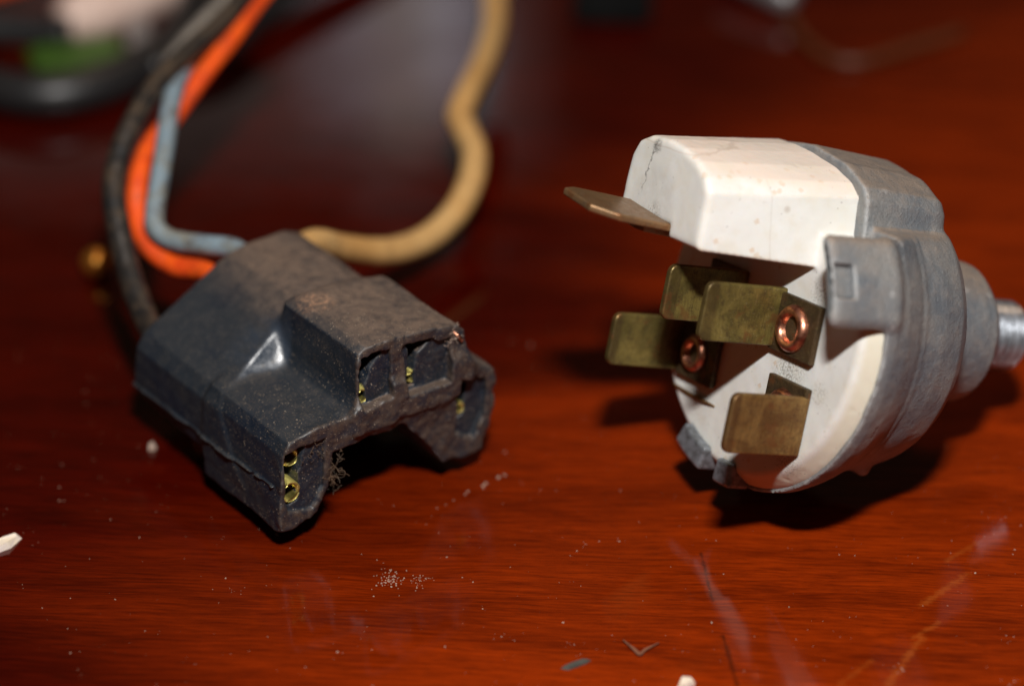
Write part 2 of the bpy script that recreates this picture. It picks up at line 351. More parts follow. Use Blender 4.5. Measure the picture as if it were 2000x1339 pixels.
def spline(pts, n):
    P = np.array(pts, float); Q = np.vstack([2 * P[0] - P[1], P, 2 * P[-1] - P[-2]])
    out = []
    for i in range(len(P) - 1):
        a, b, c, d = Q[i], Q[i + 1], Q[i + 2], Q[i + 3]
        for t in np.arange(n) / n:
            out.append(0.5 * (2 * b + (c - a) * t + (2 * a - 5 * b + 4 * c - d) * t * t + (3 * b - a - 3 * c + d) * t ** 3))
    out.append(P[-1]); return np.array(out)
def tube(name, pts, r, mat, parent=None, n=8, seg=16, jitter=0.0, org=None):
    S = spline(pts, n) if n > 1 else np.array(pts, float)
    T = np.gradient(S, axis=0); T /= np.linalg.norm(T, axis=1)[:, None]
    ref = np.array([0.3, 0.2, 1.0]); V = []
    R = r if hasattr(r, '__len__') else [r] * len(S)
    R = np.interp(np.linspace(0, 1, len(S)), np.linspace(0, 1, len(R)), R)
    u = np.cross(T[0], ref); u /= np.linalg.norm(u)
    for i in range(len(S)):
        u = u - T[i] * np.dot(u, T[i]); u /= np.linalg.norm(u); w = np.cross(T[i], u)
        rr = R[i] * (1 + jitter * rng.normal())
        for k in range(seg):
            a = 2 * math.pi * k / seg
            V.append(S[i] + rr * (math.cos(a) * u + math.sin(a) * w))
    F = []
    for i in range(len(S) - 1):
        for k in range(seg):
            a = i * seg + k; b = i * seg + (k + 1) % seg
            F.append((a, b, b + seg, a + seg))
    F.append(tuple(range(seg))[::-1]); F.append(tuple(range((len(S) - 1) * seg, len(S) * seg)))
    V = np.array(V)
    if org is not None: V = V - org
    return mesh_np(name, V, F, mat, parent)
def lathe(name, prof, mat, parent, c=(0, 0, 0), seg=96, axis='z', rot=None):
    V = []; F = []
    for (r, z) in prof:
        for k in range(seg):
            a = 2 * math.pi * k / seg; V.append((r * math.cos(a), r * math.sin(a), z))
    for i in range(len(prof) - 1):
        for k in range(seg):
            a = i * seg + k; b = i * seg + (k + 1) % seg; F.append((a, b, b + seg, a + seg))
    F.append(tuple(range(seg))[::-1]); F.append(tuple(range((len(prof) - 1) * seg, len(prof) * seg)))
    V = np.array(V)
    if rot is not None: V = V @ rot.T
    return mesh_np(name, V + np.array(c), F, mat, parent)
def prism(name, poly, d0, d1, mat, parent, fr=None, bev=0.12, seg=2):
    """poly (u,v) extruded along w from d0 to d1; fr maps (u,v,w) to local xyz"""
    n = len(poly); V = [(p[0], p[1], d0) for p in poly] + [(p[0], p[1], d1) for p in poly]
    F = [tuple(range(n))[::-1], tuple(range(n, 2 * n))] + [(i, (i + 1) % n, (i + 1) % n + n, i + n) for i in range(n)]
    V = np.array(V, float)
    if fr is not None: V = np.array([fr(*p) for p in V])
    me_o = mesh_np(name, V, F, mat, parent, False)
    bm = bmesh.new(); bm.from_mesh(me_o.data); bmesh.ops.recalc_face_normals(bm, faces=bm.faces); bm.to_mesh(me_o.data); bm.free()
    if bev: bevel(me_o, bev, seg)
    me_o.data.polygons.foreach_set('use_smooth', [False] * len(me_o.data.polygons))
    return me_o

# ---- signed distance modelling (surface nets), all in mm
def poly2(px, py, poly):
    """signed distance to a closed polygon, negative inside"""
    d = np.full(px.shape, 1e9, np.float32); s = np.ones(px.shape, np.float32)
    n = len(poly)
    for i in range(n):
        ax, ay = poly[i]; bx, by = poly[i - 1]
        ex, ey = bx - ax, by - ay; wx, wy = px - ax, py - ay
        t = np.clip((wx * ex + wy * ey) / (ex * ex + ey * ey), 0, 1)
        dx, dy = wx - ex * t, wy - ey * t
        d = np.minimum(d, dx * dx + dy * dy)
        c1 = py >= ay; c2 = py < by; c3 = ex * wy > ey * wx
        s = np.where((c1 & c2 & c3) | (~c1 & ~c2 & ~c3), -s, s)
    return s * np.sqrt(d)
def smin(a, b, k): h = np.maximum(k - np.abs(a - b), 0) / k; return np.minimum(a, b) - h * h * k * 0.25
def smax(a, b, k): return -smin(-a, -b, k)
def vnoise(X, Y, Z, scale, seed):
    r = np.random.default_rng(seed); G = r.random((24, 24, 24)).astype(np.float32) - 0.5
    def f(A): A = A * scale; i = np.floor(A).astype(np.int32); t = (A - i).astype(np.float32); return i % 24, (i + 1) % 24, t * t * (3 - 2 * t)
    x0, x1, tx = f(X); y0, y1, ty = f(Y); z0, z1, tz = f(Z)
    L = lambda a, b, t: a + (b - a) * t
    return L(L(L(G[x0, y0, z0], G[x1, y0, z0], tx), L(G[x0, y1, z0], G[x1, y1, z0], tx), ty),
             L(L(G[x0, y0, z1], G[x1, y0, z1], tx), L(G[x0, y1, z1], G[x1, y1, z1], tx), ty), tz)
def grid(lo, hi, h):
    ax = [np.arange(l, u + h, h).astype(np.float32) for l, u in zip(lo, hi)]
    return ax, np.meshgrid(*ax, indexing='ij', sparse=True)
def surfnet(F, ax):
    F = F.astype(np.float32); h = float(ax[0][1] - ax[0][0]); org = np.array([a[0] for a in ax])
    S = F < 0; nx, ny, nz = F.shape
    cnt = np.zeros((nx - 1, ny - 1, nz - 1), np.int8)
    for dx in (0, 1):
        for dy in (0, 1):
            for dz in (0, 1): cnt += S[dx:nx - 1 + dx, dy:ny - 1 + dy, dz:nz - 1 + dz]
    act = np.argwhere((cnt > 0) & (cnt < 8)); idx = np.full(cnt.shape, -1, np.int32)
    idx[tuple(act.T)] = np.arange(len(act))
    P = np.zeros((len(act), 3)); N = np.zeros(len(act))
    cor = [(a, b, c) for a in (0, 1) for b in (0, 1) for c in (0, 1)]
    val = {c: F[act[:, 0] + c[0], act[:, 1] + c[1], act[:, 2] + c[2]] for c in cor}
    for c in cor:
        for k in range(3):
            if c[k] == 0:
                d = list(c); d[k] = 1; d = tuple(d); a, b = val[c], val[d]; m = (a < 0) != (b < 0)
                t = np.where(m, a / np.where(m, a - b, 1), 0)
                q = np.array(c, float)[None, :].repeat(len(act), 0); q[:, k] += t
                P[m] += q[m]; N[m] += 1
    V = (act + P / N[:, None]) * h + org
    Fs = []
    for k in range(3):
        sl0 = [slice(1, None)] * 3; sl1 = [slice(1, None)] * 3
        sl0[k] = slice(0, -1)
        A = S[tuple([slice(1, -1) if j != k else slice(0, -1) for j in range(3)])]
        B = S[tuple([slice(1, -1) if j != k else slice(1, None) for j in range(3)])]
        e = np.argwhere(A != B); off = np.array([1 if j != k else 0 for j in range(3)]); g = e + off
        u, w = [(1, 2), (2, 0), (0, 1)][k]
        du = np.zeros(3, int); du[u] = 1; dw = np.zeros(3, int); dw[w] = 1
        q = np.stack([idx[tuple((g - du - dw).T)], idx[tuple((g - dw).T)], idx[tuple(g.T)], idx[tuple((g - du).T)]], 1)
        ins = A[tuple(e.T)]
        q[~ins] = q[~ins][:, ::-1]; Fs.append(q)
    return V, np.concatenate(Fs)
def sdf_mesh(name, F, ax, mat, parent):
    V, Q = surfnet(F, ax)
    me = bpy.data.meshes.new(name)
    me.vertices.add(len(V)); me.vertices.foreach_set('co', (V * MM).astype(np.float32).ravel())
    me.loops.add(len(Q) * 4); me.loops.foreach_set('vertex_index', Q.astype(np.int32).ravel())
    me.polygons.add(len(Q)); me.polygons.foreach_set('loop_start', (np.arange(len(Q)) * 4).astype(np.int32))
    me.update(calc_edges=True); me.validate()
    return link(name, me, mat, parent)

# ================================================================== table
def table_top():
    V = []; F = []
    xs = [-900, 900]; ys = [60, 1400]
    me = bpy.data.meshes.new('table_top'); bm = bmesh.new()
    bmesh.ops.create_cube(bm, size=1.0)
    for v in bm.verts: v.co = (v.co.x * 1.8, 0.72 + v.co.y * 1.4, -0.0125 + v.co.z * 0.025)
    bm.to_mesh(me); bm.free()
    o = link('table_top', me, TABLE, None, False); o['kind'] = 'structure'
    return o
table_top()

# ================================================================== ignition switch
h_ = Vector((0.5046, -0.8393, 0.2023)); v_ = Vector((0.18704, 0.33507, 0.92344)); a_ = Vector((-0.84285, -0.42812, 0.32606))
SO = Vector((26.418, 265.876, 19.043 - 0.0))
KS = 0.976                       # scales towards the camera; lifts the switch to widen its shadow
SO = Vector((0, 0, 175.4)) + (SO - Vector((0, 0, 175.4))) * KS
MS = Matrix(((h_.x, v_.x, a_.x, SO.x * MM), (h_.y, v_.y, a_.y, SO.y * MM), (h_.z, v_.z, a_.z, SO.z * MM), (0, 0, 0, 1))) @ Matrix.Scale(KS, 4)
sw = root('ignition_switch', MS, 'round white and grey metal electrical switch with brass blades lying on its side', 'switch')

# -- white insulator : disc + projecting block
def insulator():
    ax, (X, Y, Z) = grid((-19.4, -19.4, -5.2), (19.4, 19.4, 14.2), 0.20)
    R = np.sqrt(X * X + Y * Y)
    disc = smax(smax(smax(Z - 0.0, -4.4 - Z, 0.3), R - (16.95 + np.clip(-Z, 0, 3) * 0.72), 0.5), R - 18.45, 0.4)
    disc = smax(disc, Y - 10.6, 0.3)
    Pb = [(4.4, 7.1), (4.25, 13.1), (3.2, 14.6), (1.2, 15.8), (-1.6, 16.6), (-4.6, 16.95), (-7.9, 16.7), (-9.8, 15.8), (-10.7, 14.2), (-10.95, 11.5), (-11.0, 8.6), (-7.6, 8.4), (-1.5, 8.4), (-1.35, 7.1)]
    t = (13.0 - Z) / 17.0
    tc = np.clip(t, 0, 1.1)
    wy = np.clip((Y - 7.1) / 7.0, 0, 1)
    kr = 5.75 / (5.75 + (4.3 - 0.9 * wy) * tc); kl = 9.65 / (9.65 + 1.1 * tc)
    x2 = np.where(X > -1.35, (X + 1.35) * kr, (X + 1.35) * kl) - 1.35
    yr = 13.1 + 1.8 * tc; yt = 16.95 + 1.05 * tc
    y2 = np.where(Y < yr, 7.1 + (Y - 7.1) * 6.0 / (yr - 7.1), 13.1 + (Y - yr) * 3.85 / (yt - yr)) + 0 * X
    b = poly2(x2 + 0 * Y, y2 + 0 * X, Pb)
    blk = smax(b, Z - 13.1, 0.75); blk = smax(blk, -4.4 - Z, 0.2)
    # the underside left of the step is cut back further from the front
    cut = np.maximum(np.maximum(Y - 9.4, X + 1.5), 9.0 - Z + 0 * X)
    S = smin(disc, blk, 0.5)
    # shallow moulded seats for the terminals, and the contact slots
    S = S + 0.05 * vnoise(X, Y, Z, 0.35, 3) + 0.03 * vnoise(X, Y, Z, 1.2, 4)
    # chipped rim
    S = S + np.clip(vnoise(X, Y, Z, 0.9, 8) - 0.34, 0, 1) * 0.7 * np.exp(-((R - 17.2) / 0.9) ** 2) * (Z > -2)
    return sdf_mesh('insulator', S, ax, PLAST, sw)
insulator()

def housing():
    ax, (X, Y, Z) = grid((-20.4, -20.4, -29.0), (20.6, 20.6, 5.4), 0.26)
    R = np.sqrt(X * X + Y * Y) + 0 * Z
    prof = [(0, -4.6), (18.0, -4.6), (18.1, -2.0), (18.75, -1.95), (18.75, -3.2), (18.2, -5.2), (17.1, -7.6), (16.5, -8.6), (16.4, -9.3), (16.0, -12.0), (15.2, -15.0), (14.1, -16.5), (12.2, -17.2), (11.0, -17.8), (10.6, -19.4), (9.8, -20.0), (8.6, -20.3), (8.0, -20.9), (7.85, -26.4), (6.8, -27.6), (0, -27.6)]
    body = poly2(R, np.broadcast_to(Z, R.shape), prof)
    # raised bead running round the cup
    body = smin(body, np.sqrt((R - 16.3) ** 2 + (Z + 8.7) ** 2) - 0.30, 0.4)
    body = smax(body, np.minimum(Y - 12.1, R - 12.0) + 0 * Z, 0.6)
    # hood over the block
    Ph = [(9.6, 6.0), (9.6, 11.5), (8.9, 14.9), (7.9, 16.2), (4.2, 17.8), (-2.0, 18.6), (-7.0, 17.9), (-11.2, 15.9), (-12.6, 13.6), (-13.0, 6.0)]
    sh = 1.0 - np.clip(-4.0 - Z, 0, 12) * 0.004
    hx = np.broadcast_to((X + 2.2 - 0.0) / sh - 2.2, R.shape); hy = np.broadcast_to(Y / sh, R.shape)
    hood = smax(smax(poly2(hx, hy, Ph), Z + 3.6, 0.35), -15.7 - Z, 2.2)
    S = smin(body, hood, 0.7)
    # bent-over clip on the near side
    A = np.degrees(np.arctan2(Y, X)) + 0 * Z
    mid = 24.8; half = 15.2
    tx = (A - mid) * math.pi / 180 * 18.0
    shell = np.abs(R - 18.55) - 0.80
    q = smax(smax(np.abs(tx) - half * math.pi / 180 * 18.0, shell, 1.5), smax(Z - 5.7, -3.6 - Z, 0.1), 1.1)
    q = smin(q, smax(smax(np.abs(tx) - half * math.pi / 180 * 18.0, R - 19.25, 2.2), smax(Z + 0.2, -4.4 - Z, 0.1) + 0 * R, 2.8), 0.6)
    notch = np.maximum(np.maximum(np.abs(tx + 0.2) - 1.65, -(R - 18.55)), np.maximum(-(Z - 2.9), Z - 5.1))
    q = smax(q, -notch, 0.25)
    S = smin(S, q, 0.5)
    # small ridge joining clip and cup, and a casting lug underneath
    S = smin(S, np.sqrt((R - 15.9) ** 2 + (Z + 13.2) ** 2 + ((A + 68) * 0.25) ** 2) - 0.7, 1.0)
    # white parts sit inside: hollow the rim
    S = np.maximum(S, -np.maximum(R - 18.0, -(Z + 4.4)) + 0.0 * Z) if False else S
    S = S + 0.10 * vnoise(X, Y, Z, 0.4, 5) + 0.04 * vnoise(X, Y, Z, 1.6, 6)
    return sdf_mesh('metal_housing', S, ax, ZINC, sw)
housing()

# threaded stem
prof = []
z = -26.6
while z > -34.0:
    prof += [(3.25, z), (3.95, z - 0.40), (3.95, z - 0.52), (3.25, z - 0.92)]; z -= 1.05
lathe('threaded_stem', [(3.2, -26.0)] + prof + [(3.5, z), (3.1, z - 0.3)], THREAD, sw)

# terminals: a blade (plane x = const) rising from a foot riveted to the disc
def blade_poly(y0, y1, z0, z1, ch=0.9):
    c = [(math.cos(a), math.sin(a)) for a in np.radians([0, 22, 45, 68, 90])]
    return [(y0, z0), (y1, z0)] + [(y1 - ch + ch * p, z1 - ch + ch * q) for p, q in c] + [(y0 + ch - ch * p, z1 - ch + ch * q) for p, q in c[::-1]]
def rivet(t, cx, cy, r, z0=0.9, hole=True):
    pr = [(0.02, z0 + (0.05 if hole else 0.75))]
    if hole: pr = [(0.02, z0 - 0.5), (r * 0.40, z0 - 0.45), (r * 0.50, z0 - 0.1), (r * 0.54, z0 + 0.35), (r * 0.62, z0 + 0.62), (r * 0.74, z0 + 0.72), (r * 0.86, z0 + 0.60), (r * 0.95, z0 + 0.32), (r, z0)]
    else: pr += [(r * 0.5, z0 + 0.72), (r * 0.8, z0 + 0.5), (r * 0.97, z0 + 0.2), (r, z0)]
    o = lathe('rivet', [(max(a, 0.02), b) for a, b in pr] + [(r * 0.9, z0 - 1.2)], COPPER, t, (cx, cy, 0), 48)
    return o
def terminal(px, y0, y1, L, foot, rv, mat, label, hole=True, thick=0.85, root_z=0.1, dimple=False):
    # the terminal object itself is the folded metal: foot + blade in one mesh
    fx0, fx1, fy0, fy1 = foot
    t = prism('terminal', blade_poly(y0, y1, root_z, L), px - thick, px, mat, sw, lambda u, v, w: (w, u, v), 0.22, 3)
    t['label'] = label
    f = prism('terminal_foot', [(fx0, fy0), (fx1, fy0 + 0.0), (fx1, fy1), (fx0, fy1)], 0.08, 0.85, BRASSD, t, None, 0.15, 2)
    if rv: rivet(t, *rv, hole=hole)
    return t
terminal(3.95, -2.35, 3.95, 10.4, (3.2, 10.7, -2.65, 3.55), (6.9, 0.3, 2.55), BRASS, 'brass blade with a bright copper eyelet beside it')
terminal(11.35, -12.25, -5.9, 9.9, (4.5, 11.3, -11.2, -5.05), (7.8, -8.1, 2.2), BRASSB, 'browned blade lowest on the disc')
terminal(-12.0, -9.3, -3.45, 9.9, (-12.0, -5.2, -9.6, -3.5), (-8.9, -6.6, 2.1), BRASS, 'blade furthest left on the disc')
terminal(-3.1, -1.9, 4.05, 10.4, (-9.4, -3.2, -1.9, 4.0), (-6.6, 1.0, 2.1), BRASS, 'dark blade under the white block')
# blade in the end of the block, lying flat, slightly rolled
def flat_blade():
    ca, sa = math.cos(math.radians(-6.5)), math.sin(math.radians(-6.5))
    def fr(u, v, w): return (-1.1 + u * ca - w * sa, 8.15 + u * sa + w * ca + (v - 13) * 0.09, v)
    P = [(0, 8.5), (0, 19.4), (-1.9, 22.2), (-7.3, 22.2), (-8.5, 20.4), (-8.5, 8.5)]
    P = [(-u * -1, v) for u, v in P]
    t = prism('terminal', P, -0.42, 0.42, BRASSO, sw, fr, 0.25, 3)
    t['label'] = 'flat coppery blade sticking out of the end of the white block'
    prism('terminal_foot', [(-1.0, 8.5), (-1.0, 15.6), (-1.8, 16.2), (-7.4, 16.2), (-7.4, 8.5)], -1.15, -0.44, BRASSO, t, fr, 0.15, 2)
flat_blade()
# crimped steel ears over the rim at the bottom
def ear(a0, half, z1):
    V = []
    poly = []
    n = 5
    for i in range(n + 1):
        a = math.radians(a0 - half + 2 * half * i / n); poly.append((16.2 * math.cos(a), 16.2 * math.sin(a)))
    for i in range(n, -1, -1):
        a = math.radians(a0 - half + 2 * half * i / n); poly.append((18.9 * math.cos(a), 18.9 * math.sin(a)))
    return prism('crimp_ear', poly, -2.2, z1, STEEL, sw, None, 0.4, 3)
ear(-111, 8.5, 1.0); ear(-90.5, 5.0, 0.7)
prism('casting_lug', [(-12.0, -12.0), (-5.5, -15.0), (-6.5, -23.6), (-9.5, -23.6)], -13.0, -9.0, ZINC, sw, None, 0.5, 3)
tube('hair_wire', [(-12.6, -11.0, 0.25), (-9.5, -11.2, 0.35), (-6.6, -11.3, 0.3), (-4.4, -11.3, 0.2)], [0.10, 0.16, 0.20, 0.06], BRASSB, sw, 4, 8)

# ================================================================== connector plug
CX = Vector((0.79136, 0.61135, 0)); CY = Vector((0, 0, 1)); CZ = Vector((0.61135, -0.79136, 0))
CO = Vector((-24.436, 252.47, 0.0))
MC = Matrix(((CX.x, CY.x, CZ.x, CO.x * MM), (CX.y, CY.y, CZ.y, CO.y * MM), (CX.z, CY.z, CZ.z, 0.0), (0, 0, 0, 1)))
MC = Matrix.Translation((0, 0, 0.1754)) @ Matrix.Scale(0.985, 4) @ Matrix.Translation((0, 0, -0.1754)) @ MC
cp = root('connector_plug', MC, 'dusty black rubber connector plug with torn open sockets and four wires', 'connector')

def plug():
    ax, (X, Y, Z) = grid((-1.6, -3.0, -31.2), (30.2, 20.4, 1.2), 0.165)
    shp = np.broadcast_shapes(X.shape, Y.shape, Z.shape)
    XY = (np.broadcast_to(X, (X.shape[0], Y.shape[1], 1)), np.broadcast_to(Y, (X.shape[0], Y.shape[1], 1)))
    # wobble so that no wall is perfectly flat
    
    # front arch (U shaped skirt)
    P1 = [(0.0, 0.15), (0.15, 4.0), (0.75, 9.4), (1.6, 10.9), (5.0, 11.35), (9.6, 11.1), (14, 12.5), (23.8, 12.6), (28.6, 9.9), (28.5, 4.8), (26.6, 0.3), (24.0, 0.05), (21.3, 0.6), (19.0, 4.2), (16.4, 7.4), (11.6, 7.8), (6.9, 7.7), (6.5, 3.6), (4.9, 0.95), (2.2, 0.1)]
    A = smax(poly2(*XY, P1), Z - 0.0, 0.35); A = smax(A, -15.0 - Z, 0.5)
    # raised two-slot module
    P3 = [(10.15, 9.5), (10.25, 14.5), (10.5, 18.3), (11.6, 18.9), (15.5, 18.8), (20.0, 18.1), (23.5, 17.3), (24.3, 16.4), (24.5, 11.5), (24.0, 9.5)]
    C_ = smax(poly2(*XY, P3), Z - 0.15, 0.35); C_ = smax(C_, -(Z + 15.0) * 0.9 + (Y - 16.5) * 0.25, 1.6)
    # rear hood
    P2 = [(0.5, 2.6), (0.25, 5.0), (0.75, 9.0), (2.0, 10.6), (13.4, 16.7), (15.6, 17.2), (20.8, 17.0), (22.6, 16.2), (28.0, 10.4), (28.4, 5.0), (26.5, 2.8)]
    B = smax(poly2(*XY, P2), -29.4 - Z, 0.5)
    B = smax(B, (Z + 12.5 + (Y - 11.0) * 0.70 - (X - 7) * 0.18) * 0.80, 0.3)
    B = smax(B, -(Y - 2.2 + (Z + 14) * 0.05), 0.6)
    S = smin(smin(A, C_, 2.8), B, 1.0)
    foot = np.maximum(np.maximum(np.abs(X - 15) - 4, np.abs(Z + 24) - 3.5), np.maximum(Y - 5, -2.4 - Y))
    S = smin(S, foot, 0.5)
    S = S + 0 * Z
    # inside of the skirt stays open below, closed behind z=-13
    arch = [(7.0, -2), (7.0, 3.8), (8.0, 7.6), (15.8, 7.2), (18.6, 4.0), (20.9, 0.2), (21.4, -2)]
    S = smax(S, -np.maximum(poly2(*XY, arch), -(Z + 14.2)), 0.5)
    # moulding flash: raised seam low on the left wall
    seam = np.maximum(np.abs(Y - (5.35 + 0.035 * Z + 0.25 * vnoise(X, Y, Z, 0.5, 40))) - 0.14, np.maximum(X - 3, -29.8 - Z))
    skin = S - (0.26 + 0.4 * np.clip(vnoise(X, Y, Z, 0.7, 31) + 0.1, 0, 1))
    S = smin(S, smax(smax(seam, skin, 0.08), Z + 1.2, 0.2), 0.12)
    # shallow recess behind the torn front skin, then deep slots
    def cut(S, poly, depth, k=0.3, tilt=0):
        p = poly2(XY[0], XY[1], poly)
        return smax(S, -np.maximum(p + 0.25 * vnoise(X, Y, Z, 1.2, 55), -(Z + depth)), k)
    S = cut(S, [(1.5, 9.7), (6.2, 9.9), (5.6, 4.0), (4.2, 1.7), (1.0, 2.5)], 0.45)
    S = cut(S, [(10.9, 17.7), (14.7, 17.7), (14.5, 12.0), (10.6, 11.6)], 0.5)
    S = cut(S, [(16.3, 17.3), (22.7, 16.2), (22.2, 10.9), (16.6, 11.3)], 0.5)
    S = cut(S, [(23.4, 10.9), (27.4, 9.2), (27.2, 5.0), (25.6, 2.2), (23.2, 3.6)], 0.8)
    S = cut(S, [(1.2, 9.6), (3.9, 9.6), (2.7, 6.5), (2.6, 3.2), (1.0, 3.2)], 7, 0.2)
    S = cut(S, [(10.8, 17.4), (14.1, 17.6), (12.3, 15.6), (11.6, 14.0), (11.7, 11.9), (10.7, 11.7)], 7, 0.2)
    S = cut(S, [(17.2, 16.9), (20.4, 16.7), (18.6, 15.4), (18.0, 13.5), (18.1, 11.6), (17.3, 11.6)], 7, 0.2)
    S = cut(S, [(23.7, 9.6), (25.4, 9.3), (24.6, 5.2), (23.8, 5.0)], 7, 0.2)
    # rough, perished rubber: stronger near the torn front edge
    fr = np.exp(-np.clip(-Z, 0, 40) / 1.4)
    S = S + (0.07 + 0.22 * fr) * vnoise(X, Y, Z, 0.7, 51) + (0.03 + 0.12 * fr) * vnoise(X, Y, Z, 2.1, 52) + 0.16 * vnoise(X, Y, Z, 0.18, 53)
    # groove under the seam; thin lip standing up along the torn front edge
    S = S + 0
    return sdf_mesh('rubber_housing', S, ax, RUB, cp)
plug()

# curled brass sockets inside the slots
def socket(x, y, r=0.85, z0=-5, z1=-0.7, flipped=False):
    V = []; F = []; n = 14; t = 0.34
    for zz in (z0, z1):
        for i in range(n + 1):
            a = math.radians(-150 + 300 * i / n) * (-1 if flipped else 1)
            for rr in (r, r - t): V.append((x + rr * math.cos(a), y + rr * math.sin(a), zz))
    m = 2 * (n + 1)
    for i in range(n):
        a = 2 * i
        F += [(a, a + 2, a + 2 + m, a + m), (a + 1, a + 1 + m, a + 3 + m, a + 3), (a + m, a + 2 + m, a + 3 + m, a + 1 + m)]
    F += [(2 * i + m, 2 * i + 1 + m, 2 * i + 3 + m, 2 * i + 2 + m) for i in range(n)]
    return mesh_np('socket_contact', V, F, BRIGHTB, cp)
socket(1.7, 4.6, 1.25, z1=-0.4); socket(2.4, 8.3, 1.1, z1=-1.2); socket(11.3, 12.8, 0.9, z1=-0.6); socket(17.9, 12.6, 0.7, z1=-0.8); socket(24.2, 6.2, 0.7, z1=-0.8)
# brass spade edges deeper in
for (x, y) in ((2.0, 6.5), (11.4, 14.6), (17.9, 14.2)):
    prism('contact_leaf', [(x - 0.5, y - 1.2), (x + 0.1, y - 1.2), (x + 0.1, y + 1.2), (x - 0.5, y + 1.2)], -6, -2.4, BRIGHTB, cp, None, 0.1)
# exposed copper strands at the corner
for k in range(5):
    tube('copper_strand', [(22.3 + 0.12 * k, 16.7 - 0.12 * k, -1.8), (22.8 + 0.15 * k, 16.8 - 0.2 * k, -0.4), (23.2 + 0.12 * k, 16.3 - 0.18 * k, 0.7)], 0.22, COPPER, cp, 4, 8)

# torn fluff hanging from the socket mouths
def fluff(name, c, spread, n, L, mat, parent, r=0.035):
    V = []; F = []
    for _ in range(n):
        p = np.array(c) + rng.normal(size=3) * spread
        d = rng.normal(size=3); pts = [p]
        for s in range(5):
            d = d + rng.normal(size=3) * 0.9; d /= np.linalg.norm(d); pts.append(pts[-1] + d * L / 5)
        S = np.array(pts); base = len(V)
        for i, q in enumerate(S):
            for k in range(4):
                a = k * math.pi / 2; V.append(q + r * np.array([math.cos(a), math.sin(a), 0.5 * math.sin(a * 2 + 1)]))
        for i in range(len(S) - 1):
            for k in range(4):
                F.append((base + i * 4 + k, base + i * 4 + (k + 1) % 4, base + i * 4 + 4 + (k + 1) % 4, base + i * 4 + 4 + k))
    o = mesh_np(name, np.array(V), F, mat, parent); o['kind'] = 'stuff'; return o
fluff('torn_fluff', (6.9, 5.2, -0.2), np.array([0.35, 1.1, 0.35]), 60, 1.5, FUZZ, cp, 0.03)
fluff('torn_fluff', (5.7, 8.7, -0.2), np.array([1.2, 0.5, 0.12]), 40, 0.8, FUZZ, cp, 0.03)
fluff('torn_fluff', (22.6, 16.2, 0.0), np.array([0.6, 0.4, 0.2]), 40, 0.8, LINT, cp, 0.03)

# wires (paths given in world millimetres, moved into the plug's frame)
Rw = np.array([CX, CY, CZ])
def wire(name, pts, r, mat, jitter=0.012):
    P = (np.array(pts) - np.array(CO)) @ Rw.T
    return tube(name, P, r, mat, cp, 10, 20, jitter)
wire('black_wire', [(-36.0, 272.0, 8.0), (-38.0, 275.1, 8.1), (-41.4, 282.6, 8.9), (-43.5, 287.6, 11.4), (-45.1, 292.1, 14.9), (-46.0, 296.3, 18.0), (-45.5, 300.2, 20.7), (-44.1, 304.1, 23.2), (-42.0, 309.7, 24.9), (-38.7, 316.3, 26.1), (-34.8, 322.0, 27.9), (-30.3, 330.6, 30.5)], [1.5, 1.5, 1.45, 1.4, 1.35, 1.25, 1.25, 1.2], W_BLACK, 0.02)
wire('orange_wire', [(-32.1, 281.8, 13.4), (-34.9, 287.0, 12.4), (-38.8, 290.0, 11.5), (-41.9, 292.9, 12.5), (-43.5, 296.5, 14.5), (-43.6, 300.4, 17.2), (-42.9, 305.6, 18.5), (-40.7, 310.4, 19.9), (-37.9, 315.8, 22.2), (-34.3, 322.6, 24.9), (-31.3, 328.6, 27.3), (-28.1, 334.6, 29.4)], 1.22, W_ORANGE)
wire('blue_wire', [(-27.8, 280.7, 17.3 - 2.5), (-30.9, 286.5, 15.4), (-34.9, 288.6, 15.0), (-38.9, 290.7, 14.5), (-40.8, 292.2, 15.2), (-41.1, 294.2, 16.5), (-40.8, 297.8, 18.6), (-40.5, 302.6, 20.8), (-40.3, 307.3, 22.8), (-39.8, 313.8, 23.9), (-37.7, 324.4, 24.0), (-33.8, 332.3, 25.6), (-31.2, 339.8, 26.5)], 1.15, W_BLUE)
wire('tan_wire', [(-25.2, 284.5, 14.8), (-23.0, 292.2, 13.2), (-19.3, 298.9, 8.7), (-14.8, 304.8, 5.1), (-10.6, 310.8, 3.4), (-7.3, 316.7, 3.6), (-5.3, 322.2, 5.0), (-4.8, 327.8, 6.4), (-6.2, 333.1, 7.5), (-6.8, 335.7, 7.9), (-5.7, 340.8, 8.7), (-3.6, 352.3, 8.4), (-2.5, 363.9, 8.3), (-2.7, 376.8, 10.3)], 1.65, W_TAN)

# ================================================================== things behind
def world_tube(name, pts, r, mat, label, cat, **kw):
    P = np.array(pts, float); c = P.mean(0); c[2] = 0
    o = tube(name, P, r, mat, None, kw.get('n', 8), 16, kw.get('j', 0), c)
    o.location = tuple(c * MM); tag(o, label, cat); return o
world_tube('thick_black_cable', [(-16, 420, 8), (-24, 402, 6), (-31, 387, 4), (-37, 376, 3), (-42, 366, 2.6), (-50, 360, 2.6)], 2.6, BLACKP, 'thick black cable lying out of focus behind the orange wire', 'cable')
world_tube('grey_lead', [(-41.9, 317.5, 20.4), (-41.0, 322.0, 22.1), (-38.7, 328.3, 22.9), (-36.0, 333.6, 23.9), (-32.6, 341.3, 25.1)], 1.6, mat_simple('grey_sheath', (0.26, 0.23, 0.20), None, 0.4), 'grey lead rising to the left of the black wire at top left', 'cable')
world_tube('second_black_lead', [(-42.0, 314.5, 21.2), (-40.4, 318.7, 22.3), (-37.7, 323.9, 23.2), (-34.7, 330.4, 24.4), (-31.2, 339.5, 25.9)], 1.7, BLACKP, 'glossy black lead between the thin black wire and the orange wire', 'cable')
